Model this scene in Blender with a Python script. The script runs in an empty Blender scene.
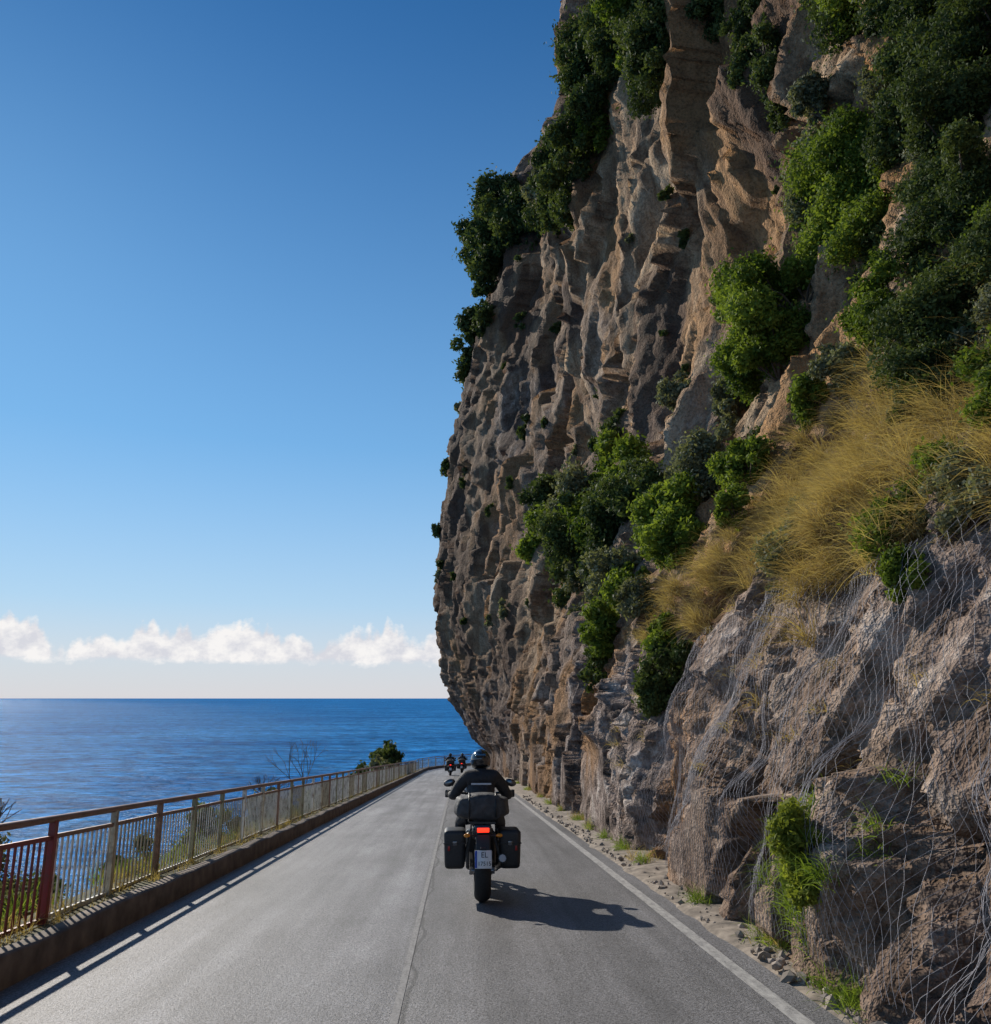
import bpy, bmesh, math, numpy as np, random, time
from mathutils import Vector, Matrix
t0=time.time()
rng=np.random.default_rng(7); random.seed(7)
scn=bpy.context.scene
scn.view_settings.view_transform='Standard'; scn.view_settings.look='None'; scn.view_settings.exposure=0
CAMH=1.55
# ---------- helpers
def link(o,parent=None):
    scn.collection.objects.link(o)
    if parent: o.parent=parent
    return o
def empty(name,loc=(0,0,0),rot=(0,0,0)):
    o=bpy.data.objects.new(name,None);link(o);o.location=loc;o.rotation_euler=rot;return o
def mesh_np(name,V,F,mat=None,smooth=True,parent=None,attrs=None):
    V=np.asarray(V,dtype=np.float32); F=np.asarray(F,dtype=np.int32)
    me=bpy.data.meshes.new(name)
    k=F.shape[1]
    me.vertices.add(len(V)); me.vertices.foreach_set('co',V.ravel())
    me.loops.add(F.size); me.loops.foreach_set('vertex_index',F.ravel())
    me.polygons.add(len(F)); me.polygons.foreach_set('loop_start',np.arange(0,F.size,k,dtype=np.int32))
    me.polygons.foreach_set('use_smooth',np.full(len(F),smooth))
    me.update(calc_edges=True)
    for an,av in (attrs or {}).items():
        a=me.attributes.new(an,'FLOAT','POINT'); a.data.foreach_set('value',np.asarray(av,dtype=np.float32).ravel())
    if mat: me.materials.append(mat)
    o=bpy.data.objects.new(name,me); return link(o,parent)
def gridfaces(nu,nv):
    i=np.arange(nu-1)[:,None]; j=np.arange(nv-1)[None,:]
    a=i*nv+j
    return np.stack([a,a+nv,a+nv+1,a+1],-1).reshape(-1,4)
def hsh(ix,iy,iz,seed=0):
    n=(ix.astype(np.int64)*374761393+iy.astype(np.int64)*668265263+iz*1274126177+seed*362437)&0xffffffff
    n=((n^(n>>13))*1274126177)&0xffffffff
    n=n^(n>>16)
    n=(n*2246822519)&0xffffffff
    n=n^(n>>15)
    return (n&0xffffff)/float(0xffffff)
def vnoise(x,y,seed=0):
    ix=np.floor(x);iy=np.floor(y);fx=x-ix;fy=y-iy
    fx=fx*fx*fx*(fx*(fx*6-15)+10);fy=fy*fy*fy*(fy*(fy*6-15)+10)
    a=hsh(ix,iy,0,seed);b=hsh(ix+1,iy,0,seed);c=hsh(ix,iy+1,0,seed);d=hsh(ix+1,iy+1,0,seed)
    return (a*(1-fx)+b*fx)*(1-fy)+(c*(1-fx)+d*fx)*fy
def fbm(x,y,oct=5,seed=0):
    s=0;a=.5;t=0
    for o in range(oct):
        s=s+a*vnoise(x,y,seed+o);t+=a;a*=.5
        x,y=(x*1.6-y*1.2)+17.3,(x*1.2+y*1.6)+5.1
    return s/t
def facet(x,y,seed=0,tilt=1.4):
    ix=np.floor(x);iy=np.floor(y)
    best=np.full(x.shape,1e9);sec=np.full(x.shape,1e9);r=np.zeros_like(x)
    for dx in(-1,0,1):
        for dy in(-1,0,1):
            cx=ix+dx;cy=iy+dy
            px=cx+hsh(cx,cy,1,seed);py=cy+hsh(cx,cy,2,seed)
            d=np.sqrt((x-px)**2+(y-py)**2)
            v=(hsh(cx,cy,3,seed)-.5)+(x-px)*(hsh(cx,cy,4,seed)-.5)*tilt+(y-py)*(hsh(cx,cy,5,seed)-.5)*tilt
            m=d<best
            sec=np.where(m,best,np.minimum(sec,d))
            best=np.where(m,d,best);r=np.where(m,v,r)
    return r,sec-best
def sstep(a,b,x):
    t=np.clip((x-a)/(b-a),0,1);return t*t*(3-2*t)
# ---------- materials
def newmat(name):
    m=bpy.data.materials.new(name);m.use_nodes=True
    nt=m.node_tree;b=nt.nodes['Principled BSDF'];return m,nt,b
def simple(name,col,rough=.5,metal=0,var=.15,scale=30,bump=0,spec=None,coat=0,emit=0,detail=3):
    m,nt,b=newmat(name)
    tc=nt.nodes.new('ShaderNodeTexCoord');n=nt.nodes.new('ShaderNodeTexNoise');n.inputs['Scale'].default_value=scale;n.inputs['Detail'].default_value=detail
    nt.links.new(tc.outputs['Object'],n.inputs['Vector'])
    r=nt.nodes.new('ShaderNodeValToRGB')
    r.color_ramp.elements[0].position=.3;r.color_ramp.elements[1].position=.7
    r.color_ramp.elements[0].color=[c*(1-var) for c in col]+[1];r.color_ramp.elements[1].color=[min(1,c*(1+var)) for c in col]+[1]
    nt.links.new(n.outputs['Fac'],r.inputs['Fac']);nt.links.new(r.outputs['Color'],b.inputs['Base Color'])
    b.inputs['Roughness'].default_value=rough;b.inputs['Metallic'].default_value=metal
    if coat: b.inputs['Coat Weight'].default_value=coat
    if spec is not None:b.inputs['Specular IOR Level'].default_value=spec
    if emit:
        b.inputs['Emission Color'].default_value=(*col,1);b.inputs['Emission Strength'].default_value=emit
    if bump:
        bp=nt.nodes.new('ShaderNodeBump');bp.inputs['Strength'].default_value=bump;bp.inputs['Distance'].default_value=.02
        nt.links.new(n.outputs['Fac'],bp.inputs['Height']);nt.links.new(bp.outputs['Normal'],b.inputs['Normal'])
    return m
class NB:
    def __init__(s,nt):s.nt=nt
    def n(s,t,**k):
        nd=s.nt.nodes.new(t)
        for a,v in k.items():setattr(nd,a,v)
        return nd
    def L(s,a,b):s.nt.links.new(a,b)
    def attr(s,name):return s.n('ShaderNodeAttribute',attribute_name=name).outputs['Fac']
    def mapping(s,src,scale):
        m=s.n('ShaderNodeMapping');m.inputs['Scale'].default_value=scale;s.L(src,m.inputs['Vector']);return m.outputs['Vector']
    def noise(s,vec,scale,detail=6,rough=.6,dist=0,out='Fac'):
        n=s.n('ShaderNodeTexNoise');n.inputs['Scale'].default_value=scale;n.inputs['Detail'].default_value=detail;n.inputs['Roughness'].default_value=rough;n.inputs['Distortion'].default_value=dist
        s.L(vec,n.inputs['Vector']);return n.outputs[out]
    def ramp(s,f,stops):
        r=s.n('ShaderNodeValToRGB');e=r.color_ramp.elements
        while len(e)<len(stops):e.new(.5)
        for q,(p,c) in zip(e,stops):
            q.position=p
            q.color=(tuple(c)+(1,)) if isinstance(c,(tuple,list)) else (c,c,c,1)
        s.L(f,r.inputs['Fac']);return r.outputs['Color']
    def mix(s,f,a,b,mode='MIX'):
        m=s.n('ShaderNodeMix',data_type='RGBA',blend_type=mode)
        if isinstance(f,(int,float)):m.inputs[0].default_value=f
        else:s.L(f,m.inputs[0])
        for v,i in((a,6),(b,7)):
            if isinstance(v,tuple):m.inputs[i].default_value=v+(1,)
            else:s.L(v,m.inputs[i])
        return m.outputs[2]
    def math(s,op,a,b=0,c=None,clamp=False):
        m=s.n('ShaderNodeMath',operation=op);m.use_clamp=clamp
        for v,i in((a,0),(b,1),(c,2)):
            if v is None:continue
            if isinstance(v,(int,float)):m.inputs[i].default_value=v
            else:s.L(v,m.inputs[i])
        return m.outputs[0]
# rock
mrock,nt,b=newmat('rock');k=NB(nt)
tc=k.n('ShaderNodeTexCoord').outputs['Object']
streak=k.noise(k.mapping(tc,(.9,.9,.2)),1.3,4,.68,.6)
medium=k.noise(tc,1.7,5,.72)
fine=k.noise(tc,11,3,.75)
tan=k.ramp(streak,[(.28,(.15,.082,.045)),(.42,(.31,.19,.105)),(.55,(.47,.315,.185)),(.72,(.62,.47,.31))])
grey=k.ramp(medium,[(.32,(.10,.072,.062)),(.44,(.22,.165,.14)),(.54,(.33,.26,.225)),(.66,(.64,.56,.50))])
col=k.mix(k.attr('grey'),tan,grey)
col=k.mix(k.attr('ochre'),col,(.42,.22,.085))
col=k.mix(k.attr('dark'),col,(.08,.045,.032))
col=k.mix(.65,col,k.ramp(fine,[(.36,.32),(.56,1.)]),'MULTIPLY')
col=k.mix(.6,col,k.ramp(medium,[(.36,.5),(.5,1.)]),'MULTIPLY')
col=k.mix(k.attr('crack'),col,(.05,.035,.028))
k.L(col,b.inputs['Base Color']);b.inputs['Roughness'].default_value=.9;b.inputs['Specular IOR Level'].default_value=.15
bp=k.n('ShaderNodeBump');bp.inputs['Strength'].default_value=1.;bp.inputs['Distance'].default_value=.24
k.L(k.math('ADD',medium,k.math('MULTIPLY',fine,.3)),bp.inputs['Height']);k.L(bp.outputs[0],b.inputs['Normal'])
# asphalt
masph,nt,b=newmat('asphalt');k=NB(nt)
tc=k.n('ShaderNodeTexCoord').outputs['Object'];sep=k.n('ShaderNodeSeparateXYZ');k.L(tc,sep.inputs[0])
g=k.noise(tc,60,3,.85);patch=k.noise(k.mapping(tc,(1,.3,1)),1.1,5,.7);tr=k.noise(k.mapping(tc,(2.2,.05,1)),1.5,3,.6)
side=k.n('ShaderNodeMapRange');k.L(k.math('ADD',sep.outputs['X'],k.math('MULTIPLY',patch,.12)),side.inputs[0]);side.inputs[1].default_value=-.39;side.inputs[2].default_value=-.31
c=k.mix(side.outputs[0],(.215,.214,.228),(.15,.147,.152))
c=k.mix(.9,c,k.ramp(patch,[(.3,.55),(.7,1.25)]),'MULTIPLY');c=k.mix(.8,c,k.ramp(tr,[(.35,.65),(.65,1.2)]),'MULTIPLY')
c=k.mix(1.,c,k.ramp(g,[(.34,.2),(.64,1.8)]),'MULTIPLY')
cw=k.noise(k.mapping(tc,(.0,.6,0)),1.,5,.6)
cd=k.math('ABSOLUTE',k.math('SUBTRACT',sep.outputs['X'],k.math('MULTIPLY_ADD',cw,.35,-.50)))
c=k.mix(k.ramp(cd,[(.0,.85),(.012,.7),(.022,0.)]),c,(.04,.04,.042))
k.L(c,b.inputs['Base Color']);b.inputs['Roughness'].default_value=.6;b.inputs['Specular IOR Level'].default_value=.45
bp=k.n('ShaderNodeBump');bp.inputs['Strength'].default_value=.8;bp.inputs['Distance'].default_value=.012;k.L(g,bp.inputs['Height']);k.L(bp.outputs[0],b.inputs['Normal'])
def paintmat(name,lo,hi,col):
    m,nt,b=newmat(name);k=NB(nt);tc=k.n('ShaderNodeTexCoord').outputs['Object']
    f=k.ramp(k.noise(k.mapping(tc,(3,1,1)),7,5,.75),[(lo,0.),(hi,1.)])
    g=k.noise(tc,60,3,.85)
    c=k.mix(f,k.mix(1.,(.17,.165,.165),k.ramp(g,[(.34,.25),(.64,1.7)]),'MULTIPLY'),col)
    k.L(c,b.inputs['Base Color']);b.inputs['Roughness'].default_value=.7;return m
mline=paintmat('road_paint',.3,.68,(.44,.43,.41)); mseam=paintmat('seam_paint',.35,.8,(.32,.315,.31))
mdirt=simple('verge_dirt',(.24,.20,.16),.95,0,.5,7,.9,detail=6)
mkerb=simple('kerb_concrete',(.15,.115,.09),.9,0,.45,5,.6,detail=5)
mslope=simple('scrub_soil',(.09,.085,.04),.95,0,.5,1.5,.5,detail=5)
# sea
msea,nt,b=newmat('sea_water');k=NB(nt);tc=k.n('ShaderNodeTexCoord').outputs['Object']
w1=k.noise(k.mapping(tc,(.3,1,1)),.012,6,.78);w2=k.noise(k.mapping(tc,(.5,1,1)),.13,5,.8)
c=k.mix(k.ramp(w1,[(.38,0.),(.62,1.)]),(.008,.105,.30),(.035,.23,.52))
c=k.mix(1.,c,k.ramp(w2,[(.40,.4),(.60,1.6)]),'MULTIPLY')
df=k.n('ShaderNodeBsdfDiffuse');k.L(c,df.inputs['Color']);gl=k.n('ShaderNodeBsdfGlossy');gl.inputs['Roughness'].default_value=.26;gl.inputs['Color'].default_value=(.8,.9,1,1)
bp=k.n('ShaderNodeBump');bp.inputs['Strength'].default_value=1;bp.inputs['Distance'].default_value=3.;k.L(w2,bp.inputs['Height'])
bp2=k.n('ShaderNodeBump');bp2.inputs['Strength'].default_value=1;bp2.inputs['Distance'].default_value=12;k.L(w1,bp2.inputs['Height']);k.L(bp.outputs[0],bp2.inputs['Normal'])
k.L(bp2.outputs[0],df.inputs['Normal']);k.L(bp2.outputs[0],gl.inputs['Normal'])
ms=k.n('ShaderNodeMixShader');ms.inputs[0].default_value=.03;k.L(df.outputs[0],ms.inputs[1]);k.L(gl.outputs[0],ms.inputs[2]);k.L(ms.outputs[0],nt.nodes['Material Output'].inputs['Surface'])
# leaves
def leafmat(name,dark,light,trans=.35):
    m,nt,b=newmat(name);k=NB(nt)
    c=k.mix(k.attr('tint'),dark,light);k.L(c,b.inputs['Base Color']);b.inputs['Roughness'].default_value=.75;b.inputs['Specular IOR Level'].default_value=.15
    t=k.n('ShaderNodeBsdfTranslucent');k.L(k.mix(1.,c,(1.5,1.5,.7),'MULTIPLY'),t.inputs['Color'])
    ms=k.n('ShaderNodeMixShader');ms.inputs[0].default_value=trans;k.L(b.outputs[0],ms.inputs[1]);k.L(t.outputs[0],ms.inputs[2])
    k.L(ms.outputs[0],nt.nodes['Material Output'].inputs['Surface']);return m
ML={'b':leafmat('leaves_bright',(.045,.08,.014),(.24,.31,.055)),
'd':leafmat('leaves_dark',(.028,.048,.018),(.12,.155,.05),.25),
'g':leafmat('leaves_greygreen',(.075,.085,.05),(.29,.30,.19),.25),
'y':leafmat('leaves_yellowgreen',(.09,.12,.02),(.32,.36,.07),.4)}
mdry=leafmat('dry_grass',(.20,.135,.055),(.58,.45,.23),.3)
mgrn=leafmat('green_grass',(.06,.11,.015),(.24,.32,.06),.4)
mbark=simple('bark',(.09,.065,.045),.9,0,.3,20,.5)
# ---------- path
R0=14.;SB=72.
def zroad(s): return np.where(s<SB,-.065*s,-.065*SB-.03*(s-SB))
def path(s,d):
    s=np.asarray(s,float);d=np.asarray(d,float)
    phi=np.clip((s-SB)/R0,0,math.pi/2);ext=np.maximum(s-SB-R0*math.pi/2,0)
    X=np.where(s<SB,d,R0-(R0-d)*np.cos(phi)+ext);Y=np.where(s<SB,s,SB+(R0-d)*np.sin(phi))
    return X,Y,zroad(s)
def pv(s,d,h):
    X,Y,Z=path(s,d);return Vector((float(X),float(Y),float(Z)+h))
def strip(name,S,D,Zoff,mat,noise=0):
    S2,D2=np.meshgrid(S,D,indexing='ij');X,Y,Z=path(S2,D2)
    Z=Z+np.broadcast_to(Zoff,S2.shape)
    if noise:Z=Z+(fbm(S2*1.7,D2*2.5,4,3)-.5)*noise
    return mesh_np(name,np.stack([X,Y,Z],-1).reshape(-1,3),gridfaces(len(S),len(D)),mat)
Sroad=np.concatenate([np.arange(-25,72,1.),np.arange(72,130,.6)])
strip('road',Sroad,np.linspace(-3.14,2.32,8),0,masph)
strip('edge_line',Sroad[:-1],np.array([2.02,2.13]),.004,mline)
strip('centre_line',Sroad[:-1],np.array([-.40,-.35]),.004,mseam)
Sk=np.arange(-12,110,.25)
strip('kerb',Sk,np.array([-3.32,-3.31,-3.15,-3.13,-3.12,-3.11]),np.array([.10,.215,.22,.205,.03,-.05])[None,:]+(fbm(Sk*2,Sk*0,4,9)-.5)[:,None]*.05,mkerb)
Sv=np.concatenate([np.arange(-5,30,.10),np.arange(30,110,.6)])
strip('gravel_verge',Sv,np.array([2.26,2.34,2.42,2.5,2.58,2.65,2.8,2.95,3.1,3.4,3.9]),np.array([-.035,.005,.02,.03,.035,.04,.05,.06,.07,.08,.08]),mdirt,.10)
Dt=-np.array([3.30,3.5,3.75,4.0,4.3,4.8,5.5,7,9,12,16,20,26,34,44,55]);Zt=np.array([.16,.14,.10,.06,-.05,-.6,-1.4,-3,-5.5,-9,-13,-18,-24,-31,-39,-50])
Z2=Zt[None,:]+(fbm(Sk[:,None]*.3+0*Dt[None,:],Dt[None,:]*.3+0*Sk[:,None],5,4)-.5)*np.clip((-Dt-3.6),0,6)[None,:]*.5
strip('hillside_ground',Sk,Dt,Z2,mslope,.05)
mesh_np('sea',[(-60000,-3000,-44),(60000,-3000,-44),(60000,90000,-44),(-60000,90000,-44)],[(0,1,2,3)],msea,False)
# ---------- cliff
HK=np.array([0,2,4,6,8,12,16,22,30,40,50,55,60,80.])
T={-20:[0,.6,1.8,3.2,4.,4.8,5.6,6.8,8,9,10,10.5,11,14],5:[0,.7,1.9,3.4,4.2,4.8,5.6,6.8,8,9,10,10.5,11,14],
10:[0,.75,1.6,3.0,3.6,4.2,5.5,6.2,7,8,9,9.5,10,12],15:[0,.4,1.1,2.4,3.2,4,5,6,6.5,7,8,8.5,9,11],
20:[0,.3,.6,1.5,2.8,3.9,4.5,5,5.5,6,7,7.5,8,10],30:[0,.2,.4,.7,1.3,3.,3.8,4.2,4.5,5,6,6.5,7,9],
40:[0,0,.1,.3,.6,1.6,3,3.8,4,4.3,5,5.5,6,8],50:[0,-.2,-.3,-.2,0,.6,1.5,3,3.6,4,4.6,5.3,6,8],
58:[0,-.3,-.8,-1,-1,-.8,-.4,.4,1.5,3.6,5.5,6.5,8,14],64:[0,-.4,-1.2,-1.8,-2,-2.2,-2,-1.4,-.6,.6,1.5,3,8,18],
70:[0,-.5,-1.6,-2.6,-3.2,-3.8,-4,-3.6,-3,-.6,.3,2,9,24],75:[0,-.6,-2,-3,-3.8,-4.2,-4.4,-4.2,-3.3,0,.5,1.5,8,30],140:[0,-.6,-2,-3,-3.8,-4.2,-4.4,-4.2,-3.3,0,.5,1.5,8,30]}
SK=np.array(sorted(T));TT=np.array([T[q] for q in SK])
S=[-14.]
while S[-1]<112:
    s=S[-1];S.append(s+(.25 if s<1 else max(.045,.0055*s) if s<SB else .45))
S=np.array(S)
H=[-.5]
while H[-1]<80:
    h=H[-1];H.append(h+max(.05,min(.30,.05+.012*(h-2))))
H=np.array(H)
Th=np.array([np.interp(H,HK,r) for r in TT])
base=lambda s:np.interp(s,[-20,5,8,13,24,50,72,75],[2.45,2.45,2.6,2.75,2.9,3.2,2.45,2.4])
prof=np.stack([np.interp(S,SK,Th[:,j]) for j in range(len(H))],1)
S2,H2=np.meshgrid(S,H,indexing='ij')
ramp=.18+.82*sstep(1.5,11,H2);far=1-.6*sstep(58,70,S2);low=1-sstep(7,12,H2)
wx=(fbm(S2/5,H2/5,4,31)-.5)*3;wy=(fbm(S2/5,H2/5,4,37)-.5)*3
L1=fbm(S2/13,H2/17,4,1)-.5
off=prof+L1*3.6*ramp*far
n=fbm((S2+wx*1.2-H2*.15)/6,(H2+wy)/15,4,5);off+=(np.abs(2*n-1)-.2)*1.15*ramp*(1-.4*sstep(58,70,S2))
f1,e1=facet((S2+wx*1.+H2*.22)/4.6,(H2+wy*1.-S2*.15)/6.5,11,2.0);off+=f1*1.3*ramp*far
f2,e2=facet((S2+wx*.7+H2*.25)/1.7,(H2+wy*.7-S2*.2)/2.5,12,2.2);off+=f2*(.38-.02*low)
f3,e3=facet((S2+wx*.4-H2*.1)/.6,(H2+wy*.4)/.9,13,2.4);off+=f3*(.13+.07*low)
f4,e4=facet((S2+wx*.2)/.22,(H2+wy*.2)/.28,15,2.4);off+=f4*.085*(1-sstep(14,24,S2))
off+=(fbm(S2/.9,H2/1.4,7,14)-.5)*(.26+.08*low)
off=np.maximum(off,-.05-10*sstep(1.5,6,H2))
bX,bY,bZ=path(S2,base(S2)+0*H2)
phi=np.clip((S2-SB)/R0,0,math.pi/2)
nx=np.where(off>0,1,np.cos(phi));ny=np.where(off>0,0,-np.sin(phi))
CX=bX+off*nx;CY=bY+off*ny;CZ=bZ+H2+(fbm(S2/1.5+9,H2/1.5,5,21)-.5)*.2*sstep(0,3,H2)
CLIFF=np.stack([CX,CY,CZ],-1)
ga=np.clip(.95-sstep(2,9,H2)*.85+(fbm(S2/7,H2/9,5,51)-.5)*1.8+sstep(54,68,S2)*.1,0,1)
oa=np.clip(sstep(.54,.68,fbm((S2+wx)/3,(H2+wy)/5,6,71))*.8,0,.8)
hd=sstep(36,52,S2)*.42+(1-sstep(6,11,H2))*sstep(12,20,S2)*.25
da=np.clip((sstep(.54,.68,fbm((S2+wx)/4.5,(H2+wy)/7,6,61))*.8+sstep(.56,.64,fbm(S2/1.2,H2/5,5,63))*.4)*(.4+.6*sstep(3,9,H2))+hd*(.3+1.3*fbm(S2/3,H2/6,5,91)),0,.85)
ck=np.clip((1-sstep(0,.06,e2))*.5*sstep(.4,.6,fbm(S2/3,H2/3,3,83))+(1-sstep(0,.10,e3))*.3*fbm(S2/2,H2/2,3,81)*1.6,0,.6)
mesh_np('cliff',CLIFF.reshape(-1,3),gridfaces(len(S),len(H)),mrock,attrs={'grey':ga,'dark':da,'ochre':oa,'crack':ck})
def csurf(s,h,out=0.):
    i=int(np.argmin(np.abs(S-s)));j=int(np.argmin(np.abs(H-h)))
    p=CLIFF[i,j].copy();p[0]-=out;return p
# loose stones at the foot of the rock
def stones():
    V=[];F=[]
    bm=bmesh.new();bmesh.ops.create_icosphere(bm,subdivisions=1,radius=1)
    bv=np.array([v.co[:] for v in bm.verts]);bf=np.array([[v.index for v in f.verts] for f in bm.faces]);bm.free()
    for i in range(520):
        s=3.5+28*rng.random()**1.5;d_=2.34+abs(rng.normal())*.16;r=.010+.04*rng.random()**3
        v=bv*(r*(.6+.7*rng.random(3)))*(1+.25*rng.normal(size=(len(bv),1)))
        F.append(bf+len(V)*len(bv));V.append(v+np.array(pv(s,d_,.03)))
    mesh_np('loose_stones',np.concatenate(V),np.concatenate(F),simple('stone',(.30,.25,.205),.9,0,.4,4),False)
stones()
# ---------- rockfall netting
def build_net():
    si=(S>2.5)&(S<13.5);hi=(H>.15)&(H<5.5)
    O=off[np.ix_(si,hi)].copy();Sx=S[si];Hx=H[hi]
    for it in range(5):
        Pd=np.pad(O,1,mode='edge');O=np.minimum.reduce([Pd[1:-1,1:-1],Pd[:-2,1:-1],Pd[2:,1:-1],Pd[1:-1,:-2],Pd[1:-1,2:]])
    for it in range(8):
        Pd=np.pad(O,1,mode='edge');O=(Pd[1:-1,1:-1]+Pd[:-2,1:-1]+Pd[2:,1:-1]+Pd[1:-1,:-2]+Pd[1:-1,2:])/5
    def P(s,h):
        i=min(max(np.searchsorted(Sx,s),0),len(Sx)-1);j=min(max(np.searchsorted(Hx,h),0),len(Hx)-1)
        o=O[i,j]-.02;return (float(base(s))+o,s,float(zroad(s))+h)
    cu=bpy.data.curves.new('rockfall_netting','CURVE');cu.dimensions='3D';cu.bevel_depth=.0014;cu.bevel_resolution=0
    c=.09
    for sg in(-1,1):
        for q in range(-70,200):
            pts=[];h=.2
            while h<4.3:
                s=2.6+q*c+sg*(h*.55)
                if 2.6<s<13.2 and h<np.interp(s,[2.6,7,10,13.2],[3.6,3.2,3.6,3.0]):pts.append(P(s+random.uniform(-.012,.012),h))
                h+=.10
            if len(pts)>3:
                sp=cu.splines.new('POLY');sp.points.add(len(pts)-1)
                for a,p_ in zip(sp.points,pts):a.co=(*p_,1)
    cu.materials.append(simple('galvanised_wire',(.26,.26,.29),.6,.3,.1,20))
    link(bpy.data.objects.new('rockfall_netting',cu))
build_net()
# ---------- beams
def beams(name,L,mat,parent=None):
    V=[];F=[]
    for A,B,sd,w_,t_ in L:
        d=(B-A).normalized();u=(sd-d*sd.dot(d)).normalized();v=d.cross(u)
        i=len(V)
        for Pn in(A,B):
            for a,b_ in((-1,-1),(1,-1),(1,1),(-1,1)):V.append(Pn+u*a*w_/2+v*b_*t_/2)
        F+=[(i,i+1,i+2,i+3),(i+7,i+6,i+5,i+4)]+[(i+j,i+4+j,i+4+(j+1)%4,i+(j+1)%4) for j in range(4)]
    return mesh_np(name,[tuple(v) for v in V],F,mat,False,parent)
def tube(name,pts,r,mat,parent=None,n=8,cyc=False):
    cu=bpy.data.curves.new(name,'CURVE');cu.dimensions='3D';cu.bevel_depth=r;cu.bevel_resolution=n//4;cu.use_fill_caps=True
    sp=cu.splines.new('POLY');sp.points.add(len(pts)-1)
    for q,pp in zip(sp.points,pts):q.co=(*pp,1)
    sp.use_cyclic_u=cyc
    o=bpy.data.objects.new(name,cu);cu.materials.append(mat);return link(o,parent)
# ---------- foliage
def unit(n):
    v=rng.normal(size=(n,3));return v/np.linalg.norm(v,axis=1,keepdims=True)
def leaves(C,R,nleaf,L):
    m=len(C);w=R**2/np.sum(R**2);idx=rng.choice(m,nleaf,p=w)
    d=unit(nleaf);d[:,2]=d[:,2]*.9+.08
    stray=np.where(rng.random(nleaf)<.2,1+.6*rng.random(nleaf),1.)
    rad=R[idx]*stray*(1-.5*rng.random(nleaf)**1.5)*(1+.35*np.sin(d[:,0]*5+idx*1.3)*np.sin(d[:,1]*6+idx)*np.cos(d[:,2]*5+idx*.7))
    P=C[idx]+d*rad[:,None]
    nrm=d*.7+unit(nleaf);nrm/=np.linalg.norm(nrm,axis=1,keepdims=True)
    t=np.cross(nrm,unit(nleaf));t/=np.linalg.norm(t,axis=1,keepdims=True)+1e-9
    bt=np.cross(nrm,t)
    l=L*(.6+.8*rng.random(nleaf))[:,None]
    V=np.stack([P-t*l*.5,P+bt*l*.24+nrm*l*.06,P+t*l*.5,P-bt*l*.24+nrm*l*.06],1).reshape(-1,3)
    F=np.arange(nleaf*4).reshape(-1,4)
    ct=rng.random(m)
    tint=np.clip(.12+.5*rng.random(nleaf)**1.3+.6*(ct[idx]-.35),0,1)
    return V,F,np.repeat(tint,4)
def shrub(p,r,dist,kind='b',sq=(1,1,1),name='shrub',nc=None,dens=1.,branch=True,up=.2):
    p=np.array(p,float);nc=nc or int(17+rng.integers(0,10))
    ax=1+.35*rng.normal(size=3)*np.array([.3,1,1])
    dirs=unit(nc)*(rng.random((nc,1))**.45)*.9*r*np.clip(ax,.6,1.5)
    C=p+dirs*np.array(sq)+np.array([0,0,up*r]);R=r*(.15+.27*rng.random(nc)**1.4)
    L=max(.045,.0062*dist)
    n=int(min(24000,dens*135*(r/L)**2))
    V,F,t=leaves(C,R,max(n,200),L)
    o=mesh_np(name,V,F,ML[kind],True,None,{'tint':t})
    if branch and dist<20:
        Ls=[]
        for c in C:
            a=Vector(p+np.array([.25*r,0,-.5*r]));b_=Vector(c);mid=(a+b_)/2+Vector(unit(1)[0])*.12*r
            Ls+=[(a,mid,Vector((1,0.1,0)),.022*r+.006,.022*r+.006),(mid,b_,Vector((1,0.1,0)),.012*r+.004,.012*r+.004)]
        beams('branches',Ls,mbark,o)
    return o
def grass(name,roots,nper,length,width,mat,droop=1.,lean=(-.35,0,0),spread=.6):
    roots=np.asarray(roots,float);n=len(roots)*nper
    base_=np.repeat(roots,nper,0)+rng.normal(size=(n,3))*np.array([.05,.07,.03])
    d=rng.normal(size=(n,3))*spread*.5+np.array([0,0,1.])+np.array(lean)
    d/=np.linalg.norm(d,axis=1,keepdims=True)
    l=length*(.45+.75*rng.random(n))[:,None]*np.repeat(.6+.7*rng.random(len(roots)),nper)[:,None]
    side=np.cross(d,unit(n));side/=np.linalg.norm(side,axis=1,keepdims=True)
    K=5;P=[];p=base_.copy();dd=d.copy()
    for q in range(K):
        w_=width*(1-q/(K-.6))
        P.append(p-side*w_/2);P.append(p+side*w_/2)
        p=p+dd*l/(K-1);dd=dd+np.array([0,0,-.28])*droop;dd/=np.linalg.norm(dd,axis=1,keepdims=True)
    V=np.stack(P,1).reshape(-1,3);i0=(np.arange(n)*2*K)[:,None]
    F=np.concatenate([np.stack([i0[:,0]+2*q,i0[:,0]+2*q+1,i0[:,0]+2*q+3,i0[:,0]+2*q+2],1) for q in range(K-1)])
    t=np.repeat(np.clip(np.repeat(rng.random(len(roots)),nper)*.5+rng.random(n)*.6,0,1),2*K)
    return mesh_np(name,V,F,mat,True,None,{'tint':t})
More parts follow.
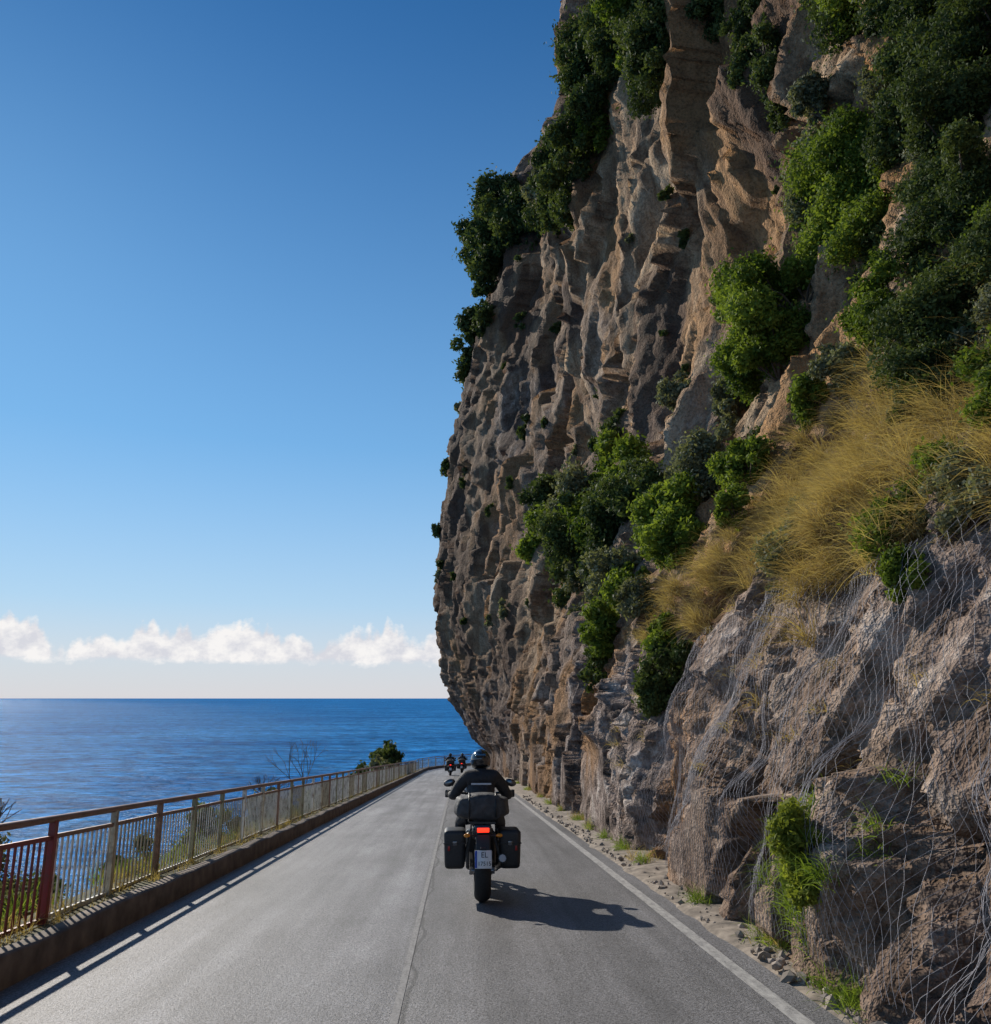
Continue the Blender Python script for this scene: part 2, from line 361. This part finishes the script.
BUSH=[ # s,h,r,kind
(14.4,10.5,1.3,'b'),(16.6,11.0,1.2,'b'),(13.2,12.0,1.2,'b'),(14.8,9.2,1.0,'b'),(16.4,9.4,.9,'b'),(12.6,10.6,1.0,'b'),(12.4,9.4,.8,'d'),(14.4,12.9,1.0,'g'),
(8.0,5.9,.85,'d'),(8.1,7.0,.9,'b'),(7.6,5.0,.55,'d'),(8.9,6.9,.8,'b'),(7.3,6.4,.7,'d'),(9.3,6.1,.55,'d'),(7.0,5.4,.55,'g'),(9.5,8.2,.85,'d'),(8.6,8.1,.8,'d'),(10.2,7.6,.7,'b'),(10.9,7.,.5,'g'),(6.6,6.4,.6,'d'),(7.4,8.2,.8,'d'),
(23.3,12.3,1.0,'g'),(18.2,9.7,.75,'g'),(15.5,7.0,.85,'g'),(16.1,6.4,1.0,'b'),(16.3,5.8,1.0,'b'),(15.4,5.4,.7,'b'),(14.2,6.6,.7,'d'),(13.6,7.6,.6,'g'),(23.7,9.3,1.3,'b'),(22,8.4,1.2,'d'),(19.5,7.3,1.1,'g'),(32.9,13.5,1.5,'d'),(31,12.4,1.3,'b'),
(43.8,14.3,1.9,'d'),(41,12.2,1.7,'b'),(28.4,8.9,1.8,'d'),(30.5,9.6,1.8,'b'),(32,10.6,1.7,'g'),(26.5,7.9,1.5,'b'),(24.6,7.6,1.4,'d'),(29,7.6,1.3,'g'),(34,9.4,1.5,'d'),(37,11,1.5,'g'),(26,10,1.2,'g'),(21.4,5.8,1.,'g'),(19.8,5.2,.75,'b'),(18.4,4.0,.7,'b'),(18.8,3.4,.5,'d'),(23,6.4,.8,'d'),(20.5,6.6,.8,'d'),
(13.6,2.9,.66,'d'),(13.8,2.4,.55,'d'),(14.0,3.4,.5,'b'),(15.6,4.3,.5,'g'),
(71.3,50.3,3.6,'d'),(70,47.5,3.0,'d'),(66,48.5,3.6,'d'),(63,46.5,3.2,'d'),(60,45,3.,'d'),(57,43,2.6,'d'),(68,44,2.6,'d'),(63.8,37.5,1.7,'d'),(68,39.5,2.5,'d'),(72,37.5,2.1,'d'),(72,27,1.0,'d'),(72,33,.8,'g'),(73,21,.7,'d'),
(40.7,31.4,2.,'d'),(44,35,2.2,'d'),(48,38,2.2,'g'),(35.9,30.2,1.8,'d'),(38,33,1.9,'d'),(34,31.,1.4,'b'),(33.2,31.6,1.6,'d'),(34,35,2.2,'d'),(31,32,1.6,'d'),(23.9,25.5,1.5,'d'),(26,28,1.9,'d'),(30.2,33.6,2.,'d'),(27,31,1.9,'d'),(22.9,25.5,1.3,'d'),(24,28.5,1.6,'b'),(21.,24.,1.1,'d'),(25,26.2,1.3,'g'),(28,29,1.5,'b'),
(17.5,18.9,.9,'d'),(17,17.,.6,'d'),(18.5,21,1.,'d'),(13.,16.5,1.2,'d'),(12.,15.4,1.1,'b'),(11,14,1.1,'d'),(10,12.8,1.2,'d'),(11.2,11.5,.8,'d'),(9.4,11.2,1.,'d'),(14.,17.6,1.1,'d'),(9.8,9.8,.8,'g'),(10.6,16.,1.3,'d'),(13.6,14.,.6,'g'),(9.6,14.6,1.2,'d'),(8.8,12.6,1.,'d'),(9.,9.6,.8,'d'),(11.8,13.,.7,'g'),(8.,10.4,.9,'d'),(8.,12.2,1.,'g'),(7.9,14,1.2,'d'),(7.4,9.3,.7,'b'),
(9.6,4.1,.45,'g'),(9.2,3.7,.4,'g'),(10.2,4.4,.42,'g'),(6.9,3.3,.4,'b'),(6.6,3.7,.38,'b'),(6.3,2.9,.34,'b'),(6.0,3.4,.36,'g'),(12.4,5.3,.4,'b'),(12.9,6.2,.55,'b'),(11.6,6.8,.5,'b'),(5.7,4.2,.4,'b'),
(6.3,1.05,.26,'b'),(6.0,.9,.24,'y'),(6.6,.85,.24,'b'),(5.9,.65,.18,'y'),(6.35,.6,.2,'b')]
for s,h,r,kd in BUSH:
    shrub(csurf(s,h,r*.25),r,max(s,h*.9),kd,(.75,1.05,1.0))
for i in range(46):
    s=rng.uniform(18,70);h=rng.uniform(6,44)
    shrub(csurf(s,h,.1),rng.uniform(.18,.5)*(s/45+.3),s,'dgd'[i%3],(.7,1,1.1),'cliff_plant',6,.8,False)
rt=[]
for i in range(150):
    s=rng.uniform(7.6,12.8);h=np.interp(s,[7.6,9,11,12.8],[3.9,4.6,4.9,4.6])+rng.normal()*.5
    rt.append(csurf(s,h,.03))
for i in range(130):
    rt.append(csurf(rng.uniform(5.0,8.6),rng.uniform(3.1,4.9),.03))
for i in range(24):
    rt.append(csurf(rng.uniform(12.6,14.8),rng.uniform(3.4,4.6),.03))
for i in range(50):
    rt.append(csurf(rng.uniform(7,12),rng.uniform(5.0,6.8),.03))
grass('dry_grass',rt,90,.60,.008,mdry,1.45,(-.6,0,0),1.0)
rt=[csurf(rng.uniform(4.5,16),rng.uniform(1.2,6),.02) for i in range(80)]
grass('hanging_grass',rt,26,.30,.007,mdry,1.7,(-.7,0,-.2),1.)
rt=[csurf(rng.normal(6.25,.35),abs(rng.normal(.75,.25)),.02) for i in range(40)]
grass('rock_foot_grass',rt,46,.24,.008,mgrn,1.5,(-.5,0,0),1.2)
rt=[];rd=[]
for sc_,dc,n_ in((7.0,2.62,7),(5.5,2.5,8),(9.0,2.62,4),(12.4,2.7,4),(14,2.7,6),(15.5,2.75,6),(17.5,2.8,5),(20,2.8,7),(23,2.85,5),(26,2.85,5),(30,2.9,5),(36,3.,6),(43,3.,6)):
    for q in range(n_):
        s=sc_+rng.normal()*.13*(1+sc_/20);d_=dc+rng.normal()*.07
        (rt if rng.random()<.75 else rd).append(np.array(pv(s,d_,.05)))
grass('roadside_grass',rt,60,.2,.007,mgrn,1.1,(-.1,0,0),1.2)
grass('roadside_dry_grass',rd,50,.2,.007,mdry,.9,(-.15,0,0),1.)
rt=[np.array(pv(s_,-rng.uniform(3.36,4.3),.10)) for s_ in np.concatenate([rng.uniform(4,20,150),rng.uniform(20,70,100)])]
grass('verge_grass',rt,30,.17,.008,mdry,.8,(0,0,0),1.1)
rt=[np.array(pv(s_,-rng.uniform(3.8,4.6),.0)) for s_ in rng.uniform(4,60,190)]
grass('verge_green_grass',rt,34,.30,.010,mgrn,.8,(0,0,0),1.)
for i in range(46):
    s=4.5+i*1.5+rng.uniform(-.5,.5);r=rng.uniform(.4,.7)
    shrub(np.array(pv(s,-rng.uniform(4.8,5.6),-.4+rng.uniform(-.25,.15))),r,s,'ybgd'[int(rng.integers(0,4))],(1,1.2,.8),'shrub',9,.8,False)
for s,d_,h,r,kd in((8.6,-5.6,.4,.6,'y'),(9.8,-5.7,.35,.5,'b'),(9.2,-6.3,.45,.55,'y'),(10.8,-6,.4,.5,'g'),(17.5,-5.2,.35,.45,'b'),(22,-5.,.3,.5,'g'),(63,-5.4,1.1,1.3,'d'),(66,-5.6,1.0,1.1,'g'),(58,-5.4,.7,.9,'g'),(48,-5.6,.3,.8,'d')):
    shrub(np.array(pv(s,d_,h-.15)),r,s,kd,(1,1.1,1),'shrub',None,.8,True)
def bare(s,d_,h):
    L=[]
    def rec(p,dr,l,w_,dep):
        q=p+dr*l;L.append((p,q,Vector((1,.2,.1)),w_,w_))
        if dep:
            for i in range(2+(random.random()<.4)):rec(q,(dr+Vector(unit(1)[0])*.5).normalized(),l*.7,w_*.65,dep-1)
    for i in range(2):rec(pv(s,d_,-.9),(Vector((random.uniform(-.2,.2),random.uniform(-.2,.2),1))).normalized(),h*.4,.035,4)
    beams('bare_shrub',L,mbark)
bare(27.5,-5.0,2.7);bare(9.2,-5.4,1.9);bare(22.5,-5,1.8)
# ---------- railing
def weathered(name,col,rust=.3):
    m,nt,b=newmat(name);k=NB(nt);tc=k.n('ShaderNodeTexCoord').outputs['Object']
    f=k.ramp(k.noise(tc,6,5,.7),[(.5-rust*.1,0.),(.72,1.)])
    c=k.mix(f,col,(.11,.055,.03));k.L(c,b.inputs['Base Color']);b.inputs['Roughness'].default_value=.5;return m
mred=weathered('paint_oxide_red',(.24,.03,.03));mgrey=weathered('paint_pale_grey',(.75,.73,.68));molive=weathered('paint_olive',(.28,.27,.17));mrail=weathered('paint_rail_brown',(.25,.14,.10));mbeige=weathered('paint_beige',(.5,.44,.33))
rail=empty('railing')
RD=-3.72;SP=1.37
ks=list(range(-9,70));up=Vector((0,0,1))
groups={m.name:[m,[]] for m in(mred,mgrey,molive,mrail,mbeige)}
def add(m,*a):groups[m.name][1].append(a)
for q in ks:
    s=8+SP*q;a=pv(s,RD,.02);t=(pv(s+.1,RD,0)-pv(s-.1,RD,0)).normalized()
    pm=mred if q<=0 else [mgrey,molive,mbeige,molive,mrail][(q*7)%5]
    add(pm,a,pv(s,RD,.97),t,.06,.06)
    add(pm,pv(s,RD,.06),pv(s,RD,.075),t,.12,.12)
    bm_=mred if q<0 else (mgrey if (q*5)%7<5 else mbeige)
    s1=s+.05;s2=s+SP-.05;sag=random.uniform(-.012,.012)
    add(mrail if q>=0 else mred,pv(s1,RD,.83),pv(s2,RD,.83+sag),up,.04,.03)
    add(bm_,pv(s1,RD,.14),pv(s2,RD,.14+sag),up,.04,.03)
    nb=12
    for j in range(nb):
        sj=s1+(s2-s1)*(j+.5)/nb
        add(bm_,pv(sj,RD,.15),pv(sj+random.uniform(-.006,.006),RD,.82),t,.028,.012)
for nme,(m,L) in groups.items():
    if L:beams('bars_'+nme,L,m,rail)
tube('top_rail',[pv(8+SP*ks[0]+.4*i,RD,.985) for i in range(int(len(ks)*SP/.4))],.032,mrail,rail)
# ---------- motorcycle
mblk=simple('black_plastic',(.018,.018,.02),.45,0,.2,20);mpan=simple('pannier_black',(.022,.022,.024),.5,0,.3,60,.15)
mtyre=simple('tyre_rubber',(.02,.02,.02),.8,0,.2,60,.2);mmet=simple('metal',(.35,.35,.36),.3,1,.15,20);mpaint=simple('bike_paint',(.04,.045,.055),.25,.3,.1,10,coat=.6)
mdm=simple('mirror_glass',(.12,.13,.15),.15,1,.1,20)
mredl=simple('tail_light',(.9,.03,.01),.2,0,.05,30,emit=2.2);mamber=simple('indicator',(.7,.25,.02),.2,0,.05,30)
mplate=simple('plate_white',(.75,.76,.78),.35,0,.04,10);mblue=simple('plate_blue',(.02,.08,.45),.35,0,.04,10);mink=simple('plate_ink',(.01,.01,.01),.5)
mjack=simple('jacket_black',(.02,.021,.025),.75,0,.35,25,.6);mbag=simple('bag_grey',(.05,.05,.053),.7,0,.35,18,.7);mhelm=simple('helmet_gloss',(.015,.016,.02),.12,0,.1,10,coat=1.)
mrefl=simple('reflective',(.55,.55,.56),.4,0,.1,30);mvis=simple('visor',(.01,.01,.012),.05,0,.1,10,coat=1.);mboot=simple('boot_leather',(.02,.018,.016),.5,0,.2,30);mjean=simple('trousers',(.025,.028,.035),.85,0,.3,40,.4)
mrr=simple('reflector_red',(.30,.01,.01),.2,0,.05,30)
def bbox(name,c,size,mat,parent,bev=.02,taper=(1,1),rot=(0,0,0),seg=3):
    bm=bmesh.new();bmesh.ops.create_cube(bm,size=1)
    for v in bm.verts:
        f=1 if v.co.z>0 else 0
        v.co.x*=size[0]*(1 if f else taper[0]);v.co.y*=size[1]*(1 if f else taper[1]);v.co.z*=size[2]
    bmesh.ops.bevel(bm,geom=bm.edges[:],offset=bev,segments=seg,affect='EDGES',profile=.6)
    me=bpy.data.meshes.new(name);bm.to_mesh(me);bm.free();me.materials.append(mat)
    for p in me.polygons:p.use_smooth=True
    o=bpy.data.objects.new(name,me);link(o,parent);o.location=c;o.rotation_euler=rot;return o
def revolve(name,prof,mat,parent,c,n=40):
    V=[];m=len(prof)
    for i in range(n):
        a=2*math.pi*i/n
        for x,r in prof:V.append((x,r*math.cos(a),r*math.sin(a)))
    F=[(i*m+j,((i+1)%n)*m+j,((i+1)%n)*m+(j+1)%m,i*m+(j+1)%m) for i in range(n) for j in range(m)]
    o=mesh_np(name,V,F,mat,True,parent);o.location=c;return o
def ellip(name,c,r,mat,parent,fn=None,rot=(0,0,0)):
    bm=bmesh.new();bmesh.ops.create_uvsphere(bm,u_segments=32,v_segments=20,radius=1)
    for v in bm.verts:
        if fn:v.co=fn(v.co)
        v.co=Vector((v.co.x*r[0],v.co.y*r[1],v.co.z*r[2]))
    me=bpy.data.meshes.new(name);bm.to_mesh(me);bm.free();me.materials.append(mat)
    for p in me.polygons:p.use_smooth=True
    o=bpy.data.objects.new(name,me);link(o,parent);o.location=c;o.rotation_euler=rot;return o
def skin(name,verts,edges,radii,mat,parent,root=0,sub=2):
    me=bpy.data.meshes.new(name);me.from_pydata(verts,edges,[]);me.materials.append(mat)
    o=bpy.data.objects.new(name,me);link(o,parent)
    md=o.modifiers.new('Skin','SKIN');md.use_smooth_shade=True
    for i,r in enumerate(radii):
        me.skin_vertices[0].data[i].radius=r if isinstance(r,tuple) else (r,r)
    me.skin_vertices[0].data[root].use_root=True
    sb=o.modifiers.new('Sub','SUBSURF');sb.levels=sub;sb.render_levels=sub
    return o
def wheel(nm,y,r,w_,par):
    tr=w_*.42
    prof=[(tr*math.cos(a)*1.2,r-tr+tr*math.sin(a)) for a in [math.radians(q) for q in range(-30,211,20)]]
    revolve(nm+'_tyre',prof,mtyre,par,(0,y,r))
    revolve(nm+'_rim',[(-w_*.42,r-tr*1.25),(w_*.42,r-tr*1.25),(w_*.38,r-tr*1.6),(-w_*.38,r-tr*1.6)],mblk,par,(0,y,r))
    L=[]
    for i in range(5):
        a=2*math.pi*i/5+.3
        L.append((Vector((0,y,r)),Vector((0,y+math.cos(a)*(r-tr*1.5),r+math.sin(a)*(r-tr*1.5))),Vector((1,0,0)),.04,.035))
    beams(nm+'_spokes',L,mblk,par)
    revolve(nm+'_disc',[(-.07,.06),(-.07,.125),(-.064,.125),(-.064,.06)],mmet,par,(0,y,r))
    tube(nm+'_axle',[(-.12,y,r),(.12,y,r)],.02,mmet,par)
def make_bike(loc,rotz,plate=True):
    slope=-math.atan(.065)
    B=empty('motorcycle',loc,(slope,0,rotz))
    wheel('rear',0,.315,.18,B);wheel('front',1.5,.30,.12,B)
    beams('swingarm',[(Vector((sx*.12,0,.315)),Vector((sx*.12,.58,.42)),Vector((0,0,1)),.07,.035) for sx in(-1,1)],mmet,B)
    bbox('engine',(0,.82,.45),(.36,.5,.42),mblk,B,.06)
    bbox('skid_plate',(0,.85,.22),(.28,.5,.06),mmet,B,.02)
    bbox('subframe',(0,.25,.70),(.22,.75,.12),mblk,B,.03)
    bbox('tail_fairing',(0,-.12,.755),(.20,.34,.09),mpaint,B,.03,(.8,1))
    bbox('seat',(0,.5,.83),(.30,.75,.11),mblk,B,.045)
    ellip('fuel_tank',(0,1.0,.92),(.2,.3,.19),mpaint,B)
    bbox('front_fairing',(0,1.35,.98),(.42,.3,.34),mpaint,B,.09,(.6,.8),(math.radians(-20),0,0))
    bbox('windscreen',(0,1.38,1.2),(.34,.02,.28),mvis,B,.008,(1.2,1),(math.radians(28),0,0))
    tube('fork_l',[(-.1,1.5,.3),(-.1,1.24,.98)],.027,mmet,B);tube('fork_r',[(.1,1.5,.3),(.1,1.24,.98)],.027,mmet,B)
    bbox('front_mudguard',(0,1.5,.62),(.14,.4,.03),mpaint,B,.012)
    tube('handlebar',[(-.40,1.02,1.07),(-.3,1.06,1.08),(-.1,1.2,1.06),(.1,1.2,1.06),(.3,1.06,1.08),(.40,1.02,1.07)],.014,mblk,B)
    for sx in(-1,1):
        tube('grip',[(sx*.29,1.07,1.08),(sx*.42,1.01,1.07)],.019,mtyre,B)
        tube('mirror_stalk',[(sx*.28,1.08,1.08),(sx*.35,1.12,1.17)],.008,mblk,B)
        ellip('mirror',(sx*.385,1.12,1.195),(.075,.025,.045),mblk,B,rot=(0,sx*.25,0))
        ellip('mirror_glass',(sx*.385,1.102,1.195),(.064,.012,.037),mdm,B,rot=(0,sx*.25,0))
        bbox('hand_guard',(sx*.38,1.15,1.065),(.12,.03,.09),mblk,B,.014)
        bbox('pannier',(sx*.305,.17,.535),(.25,.5,.40),mpan,B,.05,(.88,.92))
        bbox('pannier_lid_seam',(sx*.305,.17,.60),(.253,.503,.012),mblk,B,.004)
        bbox('pannier_latch',(sx*.305,-.083,.60),(.05,.012,.05),mdm,B,.004)
        bbox('pannier_reflector',(sx*.37,-.08,.55),(.025,.01,.05),mrr,B,.003)
        beams('pannier_rack',[(Vector((sx*.12,.0,.72)),Vector((sx*.19,.0,.45)),Vector((0,1,0)),.02,.02),(Vector((sx*.12,.35,.72)),Vector((sx*.19,.35,.45)),Vector((0,1,0)),.02,.02)],mblk,B)
        tube('indicator_stalk',[(sx*.08,-.26,.70),(sx*.16,-.28,.70)],.009,mblk,B)
        ellip('indicator_lamp',(sx*.175,-.285,.70),(.035,.025,.02),mamber,B)
        tube('foot_peg',[(sx*.15,.72,.33),(sx*.27,.72,.33)],.014,mmet,B)
    tube('exhaust',[(.14,.9,.25),(.17,.5,.27),(.19,.3,.34)],.03,mmet,B)
    tube('silencer',[(.19,.3,.34),(.215,-.12,.45)],.052,mblk,B)
    tube('silencer_tip',[(.215,-.12,.45),(.217,-.14,.455)],.04,mmet,B)
    bbox('tail_lamp',(0,-.30,.755),(.13,.02,.045),mredl,B,.008)
    bbox('rear_mudguard',(0,-.30,.55),(.15,.03,.34),mblk,B,.012,(1.1,1),(math.radians(-18),0,0))
    bbox('mudguard_hugger',(0,-.05,.66),(.17,.4,.03),mblk,B,.012)
    pl=bbox('number_plate',(0,-.365,.47),(.18,.006,.18),mplate,B,.002,(1,1),(math.radians(-15),0,0),1)
    if plate:
        bbox('plate_band',(-.078,-.004,0),(.022,.004,.17),mblue,pl,.001,seg=1)
        for tx,zz in(('EL',.018),('17515',-.062)):
            cu=bpy.data.curves.new('plate_text','FONT');cu.body=tx;cu.size=.075 if len(tx)<3 else .058;cu.align_x='CENTER';cu.extrude=.001;cu.materials.append(mink)
            to=bpy.data.objects.new('plate_text',cu);link(to,pl);to.location=(.012,-.006,zz);to.rotation_euler=(math.pi/2,0,0)
    bbox('plate_lamp',(0,-.345,.575),(.06,.03,.02),mblk,B,.006)
    beams('luggage_rack',[(Vector((sx*.12,-.2,.82)),Vector((sx*.12,.3,.82)),Vector((1,0,0)),.02,.02) for sx in(-1,0,1)]+[(Vector((-.14,y,.82)),Vector((.14,y,.82)),Vector((0,1,0)),.02,.02) for y in(-.2,0,.25)],mblk,B)
    def lump(v):
        n=1+.06*math.sin(v.x*6+1)+.05*math.sin(v.y*7)+.03*math.sin(v.z*9+v.x*4)
        s=lambda a:math.copysign(abs(a)**.62,a)
        return Vector((s(v.x)*n,s(v.y),s(v.z)*n))
    ellip('travel_bag',(0,.08,.965),(.29,.19,.145),mbag,B,lump)
    for x in(-.15,.15):
        pts=[(x,.08+.2*math.cos(a),.965+.15*math.sin(a)) for a in [2*math.pi*i/20 for i in range(20)]]
        tube('bag_strap',pts,.010,mblk,B,cyc=True)
    M=empty('motorcyclist',loc,(slope,0,rotz))
    vs=[(0,.52,.93),(0,.56,1.05),(0,.64,1.18),(0,.70,1.27),(0,.74,1.34)];rs=[(.17,.15),(.165,.13),(.19,.14),(.16,.12),(.07,.07)]
    es=[(0,1),(1,2),(2,3),(3,4)]
    for sx in(-1,1):
        i=len(vs);vs+=[(sx*.17,.69,1.265),(sx*.24,.74,1.20),(sx*.33,.83,1.05),(sx*.36,.94,1.06),(sx*.36,1.02,1.075)]
        rs+=[.095,.082,.065,.055,.042];es+=[(3,i),(i,i+1),(i+1,i+2),(i+2,i+3),(i+3,i+4)]
    skin('jacket',vs,es,rs,mjack,M)
    vs=[(0,.52,.92)];rs=[.15];es=[]
    for sx in(-1,1):
        i=len(vs);vs+=[(sx*.11,.58,.90),(sx*.2,.80,.82),(sx*.25,1.0,.73),(sx*.23,.88,.52),(sx*.22,.76,.40)]
        rs+=[.115,.09,.072,.062,.055];es+=[(0,i),(i,i+1),(i+1,i+2),(i+2,i+3),(i+3,i+4)]
    skin('trousers',vs,es,rs,mjean,M)
    for sx in(-1,1):
        skin('boot',[(sx*.22,.77,.46),(sx*.22,.73,.34),(sx*.23,.82,.335),(sx*.235,.93,.34)],[(0,1),(1,2),(2,3)],[.064,.055,.045,.035],mboot,M)
        skin('glove_palm',[(sx*.36,1.0,1.08),(sx*.36,1.05,1.085)],[(0,1)],[(.04,.03),(.042,.028)],mboot,M,sub=1)
        for j in range(4):
            x=sx*(.325+j*.024);L_=[.05,.058,.055,.042][j]
            skin('glove_finger',[(x,1.05,1.10),(x,1.05+L_*.8,1.10),(x,1.06+L_*.8,1.065),(x,1.03+L_*.4,1.05)],[(0,1),(1,2),(2,3)],[.012,.011,.010,.009],mboot,M,sub=1)
        skin('glove_thumb',[(sx*.325,1.03,1.075),(sx*.305,1.05,1.055),(sx*.31,1.08,1.045)],[(0,1),(1,2)],[.013,.012,.010],mboot,M,sub=1)
    def hf_(v):
        v=v.copy()
        if v.z<-.45:v.z=-.45+(v.z+.45)*.35
        if v.y>0 and v.z<.1:v.y*=1.12
        if v.y<0 and v.z<-.1:v.y*=.9
        return v
    ellip('helmet',(0,.80,1.455),(.128,.16,.145),mhelm,M,hf_,(math.radians(-8),0,0))
    ellip('helmet_visor',(0,.845,1.455),(.115,.125,.07),mvis,M,None,(math.radians(-8),0,0))
    bbox('helmet_spoiler',(0,.67,1.53),(.13,.07,.02),mhelm,M,.008,rot=(math.radians(25),0,0))
    bbox('jacket_reflector',(0,.515,1.2),(.24,.006,.022),mrefl,M,.003,rot=(math.radians(-25),0,0))
    return B,M
make_bike((.27,9.45,float(zroad(9.45))),0.0)
make_bike((-.62,62,float(zroad(62))),.03,False)
make_bike((.25,71,float(zroad(71))),-.05,False)
# ---------- camera
cam=bpy.data.cameras.new('camera');co=bpy.data.objects.new('camera',cam);link(co);scn.camera=co
cam.sensor_fit='HORIZONTAL';cam.sensor_width=36;cam.lens=36*800/991;cam.clip_start=.05;cam.clip_end=200000
co.location=(0,0,CAMH);co.rotation_euler=(math.radians(90+13.09),0,math.radians(-2.51))
# ---------- light
EL=28;AZ=34
w=bpy.data.worlds.new('World');scn.world=w;w.use_nodes=True;nt=w.node_tree;k=NB(nt)
bg=nt.nodes['Background'];sk=k.n('ShaderNodeTexSky',sky_type='NISHITA');sk.sun_disc=False;sk.sun_elevation=math.radians(EL);sk.sun_rotation=math.radians(-AZ)
sk.altitude=50;sk.air_density=1.0;sk.dust_density=.05;sk.ozone_density=3
hs=k.n('ShaderNodeHueSaturation');hs.inputs['Saturation'].default_value=1.2;k.L(sk.outputs[0],hs.inputs['Color'])
cc=k.mix(1.,hs.outputs[0],(.56,.98,1.14),'MULTIPLY');k.L(cc,bg.inputs['Color']);bg.inputs['Strength'].default_value=.085
tc=k.n('ShaderNodeTexCoord').outputs['Generated'];sp=k.n('ShaderNodeSeparateXYZ');k.L(tc,sp.inputs[0]);z=sp.outputs['Z']
cn=k.noise(k.mapping(tc,(1,1,1.3)),34,7,.62);cl=k.noise(k.mapping(tc,(1,1,.1)),11,4,.65)
top=k.math('MULTIPLY_ADD',cl,.18,.002)
env=k.math('MULTIPLY',k.math('MULTIPLY_ADD',z,60.,-1.9,clamp=True),k.math('MULTIPLY',k.math('SUBTRACT',top,z),38.,clamp=True))
dn=k.ramp(k.math('ADD',k.math('MULTIPLY',env,.72),k.math('SUBTRACT',cn,.5)),[(.28,0.),(.56,1.)])
hz=k.math('MULTIPLY_ADD',z,-1.3,1.,clamp=True);haze=k.math('MULTIPLY',k.math('POWER',hz,1.4),.96)
hc=k.ramp(z,[(0.,(.74,.72,.76)),(.05,(.70,.73,.82)),(.11,(.54,.71,.90)),(.3,(.32,.61,.93))])
bgh=k.n('ShaderNodeBackground');k.L(hc,bgh.inputs['Color']);bgh.inputs['Strength'].default_value=.94
bgc=k.n('ShaderNodeBackground');k.L(k.ramp(cn,[(.4,(.72,.73,.79)),(.6,(.98,.96,.95))]),bgc.inputs['Color']);bgc.inputs['Strength'].default_value=.95
m1=k.n('ShaderNodeMixShader');k.L(haze,m1.inputs[0]);k.L(bg.outputs[0],m1.inputs[1]);k.L(bgh.outputs[0],m1.inputs[2])
m2=k.n('ShaderNodeMixShader');k.L(dn,m2.inputs[0]);k.L(m1.outputs[0],m2.inputs[1]);k.L(bgc.outputs[0],m2.inputs[2]);k.L(m2.outputs[0],nt.nodes['World Output'].inputs['Surface'])
sun=bpy.data.lights.new('sun','SUN');so=bpy.data.objects.new('sun',sun);link(so);sun.energy=5;sun.angle=math.radians(.5);sun.color=(1,.92,.80)
d=Vector((-math.sin(math.radians(AZ))*math.cos(math.radians(EL)),math.cos(math.radians(AZ))*math.cos(math.radians(EL)),math.sin(math.radians(EL))))
so.rotation_euler=d.to_track_quat('Z','Y').to_euler()
print('T',time.time()-t0)
